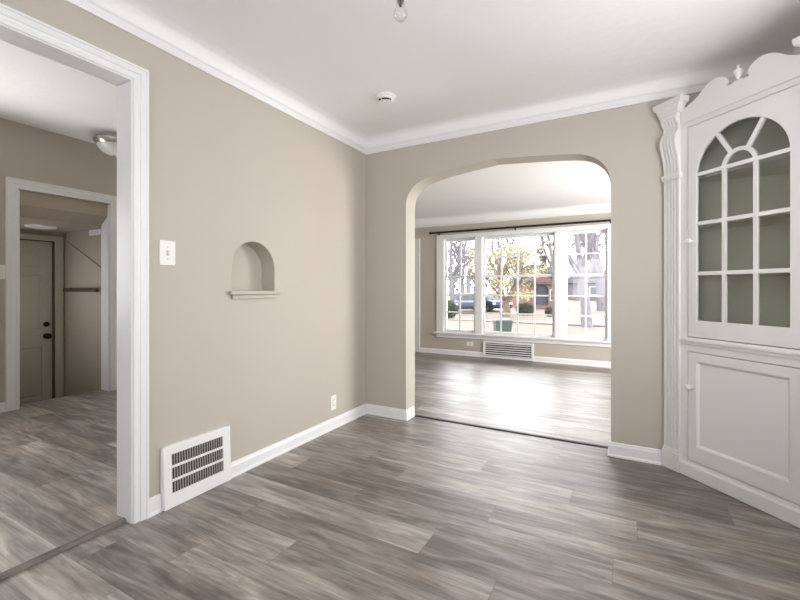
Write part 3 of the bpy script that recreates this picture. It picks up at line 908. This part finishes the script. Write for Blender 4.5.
# ---------------------------------------------------------------- kitchen and hall things
kl = thing('ceiling_light', 'flush kitchen ceiling light with nickel rim and white glass bowl', 'ceiling light', (-2.42, -0.845, ZK))
MB().lathe([(0.120, 0.002), (0.120, -0.038)], (0, 0, 0), 'z', 36).build('base', M['plastic'], kl, smooth=True)
MB().lathe([(0.160, -0.036), (0.174, -0.048), (0.174, -0.060), (0.150, -0.098), (0.142, -0.098)], (0, 0, 0), 'z', 40).build('rim', M['nickel'], kl, smooth=True)
MB().lathe([(0.146, -0.096), (0.130, -0.13), (0.10, -0.16), (0.06, -0.18), (0.02, -0.187)], (0, 0, 0), 'z', 40).build('bowl', M['frost'], kl, smooth=True)
MB().lathe([(0.012, -0.186), (0.014, -0.194), (0.006, -0.203), (0.002, -0.207)], (0, 0, 0), 'z', 16).build('finial', M['nickel'], kl, smooth=True)
hd = thing('ceiling_light', 'flat round white light on the back hall ceiling', 'ceiling light', (-3.51, -1.03, 1.78))
MB().lathe([(0.135, 0.002), (0.135, -0.012), (0.122, -0.018)], (0, 0, 0), 'z', 36).build('base', M['plastic'], hd, smooth=True)
MB().lathe([(0.118, -0.016), (0.10, -0.024), (0.05, -0.028), (0.01, -0.029)], (0, 0, 0), 'z', 36).build('diffuser', M['frost'], hd, smooth=True)
hr = thing('handrail', 'dark wooden handrail on the back hall wall', 'handrail', (-3.45, -0.64, 1.09))
MB().box((-0.385, -0.064, -0.022), (0.36, -0.036, 0.022)).build('rail', M['wood'], hr, bevel=0.008)
for x in (-0.30, 0.28):
    MB().tube([(x, 0.0, -0.01), (x, -0.036, -0.01)], 0.010, 10).build('bracket', M['bronze'], hr)

# ---------------------------------------------------------------- living room things
cr = thing('curtain_rod', 'thin black curtain rod above the front window', 'curtain rod', (0.53, WY, 2.045))
MB().tube([(-1.395, -0.075, 0.006), (1.395, -0.075, 0.006)], 0.016, 12).build('rod', M['iron'], cr, smooth=True)
for s in (-1, 1):
    MB().lathe([(0.012, 0), (0.019, 0.006), (0.019, 0.014), (0.010, 0.02), (0.022, 0.034), (0.026, 0.046), (0.018, 0.060), (0.004, 0.068)], (s * 1.39, -0.075, 0.006), 'x' if s > 0 else '-x', 16).build('finial', M['iron'], cr, smooth=True)
for x in (-1.30, -0.02, 1.30):
    br = MB().box((x - 0.012, -0.004, -0.03), (x + 0.012, -0.0005, 0.03))
    br.box((x - 0.006, -0.075, -0.008), (x + 0.006, -0.003, 0.0))
    br.lathe([(0.018, -0.008), (0.018, 0.008)], (x, -0.075, 0.006), 'x', 14)
    br.build('bracket', M['iron'], cr)
fv = thing('floor_vent', 'white framed wall register with grey slats under the front window', 'vent', (0.395, WY, 0))
MB().prism(rect(-0.395, 0.004, 0.395, 0.268), lambda a, c, d: (a, -d, c), 0.026, 0.001, [(rect(-0.362, 0.032, 0.362, 0.240), None)]).build('frame', M['vent'], fv, bevel=0.003)
b = MB()
for i in range(6):
    z = 0.046 + i * 0.0345
    b.add([(-0.362, -0.008, z + 0.003), (0.362, -0.008, z + 0.003), (0.362, -0.022, z - 0.005), (-0.362, -0.022, z - 0.005), (-0.362, -0.008, z + 0.007), (0.362, -0.008, z + 0.007), (0.362, -0.022, z + 0.000), (-0.362, -0.022, z + 0.000)],
          [(0, 1, 2, 3), (4, 5, 6, 7), (0, 1, 5, 4), (1, 2, 6, 5), (2, 3, 7, 6), (3, 0, 4, 7)])
b.build('slat', M['vent'], fv)
MB().box((-0.362, -0.005, 0.032), (0.362, -0.001, 0.240)).build('duct_back', M['ventback'], fv)

# ---------------------------------------------------------------- outdoors
GZ = -0.63
def P(px, d, z=GZ):
    p = CAM + FW * d + RT * ((px - 400) / 412 * d)
    return Vector((p.x, p.y, z))
# lawn
n = 28
vs, fs = [], []
rnd = random.Random(3)
for i in range(n + 1):
    for j in range(n + 1):
        vs.append((-80 + 130 * i / n, WY + 0.7 + 130 * j / n, GZ + rnd.uniform(-0.03, 0.03)))
for i in range(n):
    for j in range(n):
        a = i * (n + 1) + j
        fs.append((a, a + n + 1, a + n + 2, a + 1))
MB().add(vs, fs).build('ground', M['lawn'], kind='structure', smooth=True)
# pale walk across the lawn
c = P(520, 21.5)
MB().box((c.x - 14, c.y - 0.7, GZ - 0.05), (c.x + 12, c.y + 0.7, GZ + 0.045)).build('path', M['road'], kind='structure')

def branchy(b, p, d, L, r, depth, rnd, spread=0.6, kids=(2, 3), up=0.15):
    n = 4
    pts, rs = [p], [r]
    q = p.copy()
    dd = d.copy()
    for i in range(n):
        dd = (dd + Vector((rnd.uniform(-1, 1), rnd.uniform(-1, 1), rnd.uniform(-0.5, 1))) * 0.13 + Vector((0, 0, up * 0.2))).normalized()
        q = q + dd * (L / n)
        pts.append(q.copy()); rs.append(r * (1 - 0.45 * (i + 1) / n))
    b.tube(pts, rs, 6 if depth > 2 else 4 if depth > 0 else 3)
    if depth <= 0: return
    for k in range(rnd.randint(*kids) + 1):
        t = rnd.uniform(0.45, 1.0)
        i = min(n - 1, int(t * n))
        s = pts[i].lerp(pts[i + 1], t * n - i)
        ax = Vector((rnd.uniform(-1, 1), rnd.uniform(-1, 1), rnd.uniform(-0.2, 0.8))).normalized()
        nd = (dd * (1 - spread) + ax * spread).normalized()
        branchy(b, s, nd, L * rnd.uniform(0.55, 0.8), rs[i] * 0.6, depth - 1, rnd, spread, kids, up)
def bare_tree(px, d, H, r, seed, label, lean=0.0, depth=5, group=None):
    t = thing('bare_tree', label, 'tree', P(px, d), 0, group)
    rnd = random.Random(seed)
    b = MB()
    b.tube([(0, 0, -0.1), (lean * 0.3, 0, H * 0.15), (lean, 0, H * 0.32)], [r * 1.3, r, r * 0.85], 10)
    tb = b.build('trunk', M['bark'], t, smooth=True)
    b = MB()
    for k in range(4):
        a = rnd.uniform(0, 2 * pi)
        s = Vector((lean * (0.6 + 0.1 * k), 0, H * (0.2 + 0.035 * k)))
        branchy(b, s, Vector((cos(a) * 0.6, sin(a) * 0.6, 0.9)).normalized(), H * 0.32, r * 0.6, depth - 1, rnd, 0.55)
    branchy(b, Vector((lean, 0, H * 0.30)), Vector((lean * 0.05, 0, 1)).normalized(), H * 0.34, r * 0.8, depth - 1, rnd, 0.5)
    b.build('branches', M['bark'], t)
    return t
def leaf_cloud(b, centre, rad, n, size, rnd):
    for i in range(n):
        while True:
            v = Vector((rnd.uniform(-1, 1), rnd.uniform(-1, 1), rnd.uniform(-1, 1)))
            if 0.25 < v.length < 1: break
        p = Vector(centre) + Vector((v.x * rad[0], v.y * rad[1], v.z * rad[2]))
        u = Vector((rnd.uniform(-1, 1), rnd.uniform(-1, 1), rnd.uniform(-1, 1))).normalized()
        w = u.orthogonal().normalized()
        s = size * rnd.uniform(0.6, 1.3)
        b.add([p - u * s, p + w * s * 0.6, p + u * s, p - w * s * 0.6], [(0, 1, 2, 3)])

rnd = random.Random(11)
yt = thing('yellow_tree', 'yellow leaved tree with brown trunk beyond the front lawn', 'tree', P(506, 26))
b = MB()
b.tube([(0, 0, -0.1), (0.05, 0, 0.5), (0.0, 0, 1.0)], [0.28, 0.22, 0.18], 10)
for k in range(6):
    a = k * pi / 3 + 0.3
    branchy(b, Vector((0, 0, 0.7 + 0.06 * k)), Vector((cos(a), sin(a), 1.2)).normalized(), 2.1, 0.10, 3, rnd, 0.6)
b.build('trunk', M['bark2'], yt)
b = MB()
for k in range(36):
    a = rnd.uniform(0, 2 * pi); q = rnd.uniform(0.2, 2.3)
    leaf_cloud(b, (q * cos(a), q * sin(a) * 0.8, rnd.uniform(1.3, 4.5)), (0.8, 0.7, 0.38), 75, 0.085, rnd)
b.build('foliage', M['yellow'], yt)['kind'] = 'stuff'

bare_tree(587, 19, 9.0, 0.20, 21, 'pale bare tree with forked trunk seen through the right window sash', lean=-0.3)
bare_tree(604, 33, 12.0, 0.42, 5, 'thick grey bare trunk at the right edge of the front window', lean=-0.5)
bare_tree(550, 47, 13.0, 0.36, 33, 'bare tree rising behind the brick house roof', lean=0.4)
bare_tree(500, 62, 13.0, 0.42, 44, 'bare tree standing behind the yellow leaved tree', lean=0.2)
bare_tree(453, 34, 10.0, 0.22, 55, 'grey bare tree seen through the left window sash', lean=-0.2)
bare_tree(440, 64, 13.0, 0.40, 66, 'bare tree behind the slate car', lean=0.3)

bare_tree(522, 72, 13.0, 0.42, 71, 'slim bare tree behind the yellow tree and the hedge', lean=-0.3, depth=5)
bare_tree(580, 60, 14.0, 0.42, 72, 'tall bare tree behind the red house roof ridge', lean=0.3, depth=5)
bare_tree(468, 96, 15.0, 0.45, 73, 'distant bare tree behind the middle window mullion', lean=0.1, depth=5)
bare_tree(462, 46, 11.0, 0.30, 74, 'bare tree between the dark shrub and the slate car', lean=-0.1, depth=5)

tl = MB()
rl = random.Random(99)
for k in range(46):
    q = P(425 + k * 4.4 + rl.uniform(-2, 2), 112 + rl.uniform(-5, 5), GZ)
    hgt = rl.uniform(6, 9)
    tl.tube([q, q + Vector((rl.uniform(-.4, .4), 0, hgt * 0.4))], [0.22, 0.16], 4)
    for j in range(5):
        a = rl.uniform(0, 2 * pi)
        branchy(tl, q + Vector((0, 0, hgt * rl.uniform(0.1, 0.4))), Vector((cos(a) * .8, sin(a) * .3, 0.8)).normalized(), hgt * 0.42, 0.16, 2, rl, 0.55)
o = tl.build('distant_trees', M['bark'])
o['kind'] = 'stuff'
tag(o, 'hazy row of far bare trees along the horizon behind the houses', 'trees')

def shrub(px, d, rx, rz_, label, n=900, name='shrub', m='green', size=0.06):
    t = thing(name, label, 'shrub', P(px, d))
    rn = random.Random(int(px))
    b = MB()
    for k in range(6):
        a = k * 1.05
        b.tube([(0.05 * cos(a), 0.05 * sin(a), -0.05), (rx * 0.5 * cos(a), rx * 0.5 * sin(a), rz_ * 0.9)], [0.03, 0.012], 5)
    b.build('stems', M['bark2'], t)
    b = MB()
    leaf_cloud(b, (0, 0, rz_), (rx, rx * 0.8, rz_), n, size, rn)
    leaf_cloud(b, (rx * 0.3, 0, rz_ * 0.9), (rx * 0.8, rx * 0.7, rz_ * 0.8), n // 2, size, rn)
    b.build('foliage', M[m], t)['kind'] = 'stuff'
    return t
shrub(525, 27.5, 0.62, 0.42, 'low rounded dark hedge between yellow tree and brick house', 1500)
shrub(449, 24, 0.5, 0.55, 'dark evergreen shrub in the left window sash', 1200)
shrub(549.5, 26, 0.28, 0.30, 'small dark shrub below the arched brick entry', 600)

# brick house with arched entry
hd_ = 36.0
hc = P(560, hd_)
hs = thing('brick_house', 'red brick house with gabled front and dark arched entry across the lawn', 'house', hc, TH)
ent = [(-2.12, 0.3), (-1.02, 0.3)] + arc(-1.57, 1.55, 0.55, 0, 180, 16)
gable = [(-2.9, -0.1), (0.3, -0.1), (0.3, 2.2), (-0.2, 2.2), (-1.55, 3.35), (-2.9, 2.2)]
MB().prism(gable, lambda a, c, d: (a, d, c), 0.0, 0.4, [(ent, None)]).box((-2.9, 0.4, -0.1), (0.3, 5.0, 2.2)).build('brick_wall', M['brick'], hs)
MB().prism([(-2.16, 0.3), (-0.98, 0.3)] + arc(-1.57, 1.55, 0.59, 0, 180, 16), lambda a, c, d: (a, d, c), 0.28, 0.38).build('entry_door', M['slate'], hs)
MB().add([(-3.0, -0.3, 2.15), (0.5, -0.3, 2.15), (0.5, 5.2, 2.15), (-3.0, 5.2, 2.15), (-2.2, 2.4, 4.0), (-0.2, 2.4, 4.0)], [(0, 1, 5, 4), (1, 2, 5), (2, 3, 4, 5), (3, 0, 4), (0, 1, 2, 3)]).build('roof', M['shingle'], hs)
b = MB()
for s in (-1, 1):
    x0, x1 = -1.55, -1.55 + s * 1.5
    b.add([(x0, -0.12, 3.36), (x1, -0.12, 2.08), (x1, 0.5, 2.08), (x0, 0.5, 3.36), (x0, -0.12, 3.52), (x1, -0.12, 2.24), (x1, 0.5, 2.24), (x0, 0.5, 3.52)],
          [(0, 1, 2, 3), (4, 5, 6, 7), (0, 1, 5, 4), (1, 2, 6, 5), (2, 3, 7, 6), (3, 0, 4, 7)])
b.build('gable_eave', M['shingle'], hs)
MB().box((-1.15, 1.2, 2.6), (-0.75, 1.8, 4.65)).box((-1.2, 1.15, 4.65), (-0.7, 1.85, 4.8)).build('chimney', M['shingle'], hs)
for x in (-0.35,):
    w = MB().prism(rect(x - 0.55, 0.7, x + 0.55, 1.7), lambda a, c, d: (a, d, c), -0.05, 0.02, [(rect(x - 0.47, 0.78, x + 0.47, 1.62), None)]).build('window', M['signwhite'], hs)
    MB().box((x - 0.5, -0.02, 0.75), (x + 0.5, -0.005, 1.65)).build('pane', M['carglass'], w)

h2 = thing('grey_house', 'pale grey house far behind the bare trees in the right window', 'house', P(606, 62), TH)
MB().box((-3.4, 0, -0.1), (6.0, 7.0, 2.7)).build('wall', M['greysiding'], h2)
MB().add([(-3.8, -0.4, 2.65), (6.4, -0.4, 2.65), (6.4, 7.4, 2.65), (-3.8, 7.4, 2.65), (-2.6, 3.5, 4.8), (5.2, 3.5, 4.8)], [(0, 1, 5, 4), (1, 2, 5), (2, 3, 4, 5), (3, 0, 4), (0, 1, 2, 3)]).build('roof', M['shingle'], h2)
for x in (-1.9, 1.2, 3.8):
    w = MB().prism(rect(x - 0.6, 0.8, x + 0.6, 2.1), lambda a, c, d: (a, d, c), -0.06, 0.02, [(rect(x - 0.5, 0.9, x + 0.5, 2.0), None)]).build('window', M['signwhite'], h2)
    MB().box((x - 0.52, -0.03, 0.88), (x + 0.52, -0.005, 2.02)).build('pane', M['carglass'], w)

# wheeled bin
bn = thing('trash_bin', 'green trash bin standing on the front lawn', 'bin', P(502.5, 17), TH)
def taper(b, w0, d0, z0, w1, d1, z1):
    return b.add([(-w0, -d0, z0), (w0, -d0, z0), (w0, d0, z0), (-w0, d0, z0), (-w1, -d1, z1), (w1, -d1, z1), (w1, d1, z1), (-w1, d1, z1)],
                 [(0, 1, 2, 3), (4, 5, 6, 7), (0, 1, 5, 4), (1, 2, 6, 5), (2, 3, 7, 6), (3, 0, 4, 7)])
taper(MB(), 0.30, 0.26, 0.0, 0.345, 0.30, 0.42).build('body', M['bin'], bn, bevel=0.02)
taper(taper(MB(), 0.365, 0.32, 0.42, 0.365, 0.32, 0.45), 0.36, 0.31, 0.45, 0.30, 0.25, 0.49).build('lid', M['bin'], bn, bevel=0.01)
for s in (-1, 1):
    MB().lathe([(0.08, -0.03), (0.08, 0.03)], (s * 0.26, 0.28, 0.08), 'x', 14).build('wheel', M['rubber'], bn)

def car(px, d, rz, paint, label):
    t = thing('parked_car', label, 'car', P(px, d), rz, None)
    body = [(-2.0, 0.30), (2.0, 0.30), (2.05, 0.55), (1.98, 0.80), (1.05, 0.92), (0.45, 1.38), (-1.15, 1.42), (-1.75, 1.0), (-2.02, 0.92)]
    MB().prism(body, lambda a, c, d_: (a, d_, c), -0.82, 0.82).build('body', paint, t, bevel=0.08)
    b = MB()
    b.prism([(-1.45, 0.98), (0.85, 0.95), (0.38, 1.31), (-1.08, 1.34)], lambda a, c, d_: (a, d_, c), -0.835, -0.80)
    b.prism([(-1.45, 0.98), (0.85, 0.95), (0.38, 1.31), (-1.08, 1.34)], lambda a, c, d_: (a, d_, c), 0.80, 0.835)
    b.build('side_glass', M['carglass'], t)
    b = MB().add([(1.0, -0.70, 0.97), (1.0, 0.70, 0.97), (0.50, 0.62, 1.35), (0.50, -0.62, 1.35)], [(0, 1, 2, 3)])
    b.build('windscreen', M['carglass'], t)
    for x in (-1.25, 1.30):
        for s in (-1, 1):
            wv = MB().lathe([(0.20, -0.1), (0.31, -0.1), (0.32, -0.06), (0.32, 0.06), (0.31, 0.1), (0.20, 0.1)], (x, s * 0.76, 0.32), 'y', 20).build('wheel', M['rubber'], t)
            MB().lathe([(0.19, -0.102), (0.19, 0.102)], (x, s * 0.76, 0.32), 'y', 16).build('hubcap', M['nickel'], wv)
    for s in (-1, 1):
        MB().box((2.0, s * 0.68 - 0.12, 0.58), (2.05, s * 0.68 + 0.12, 0.72)).build('headlight', M['frost'], t, bevel=0.01)
    return t
car(490, 32.5, TH - pi / 2 + 0.25, M['blue'], 'dark blue parked car left of the yellow tree trunk')
car(466, 31, TH - pi / 2 - 0.15, M['slate'], 'slate grey parked car behind the left window sash')
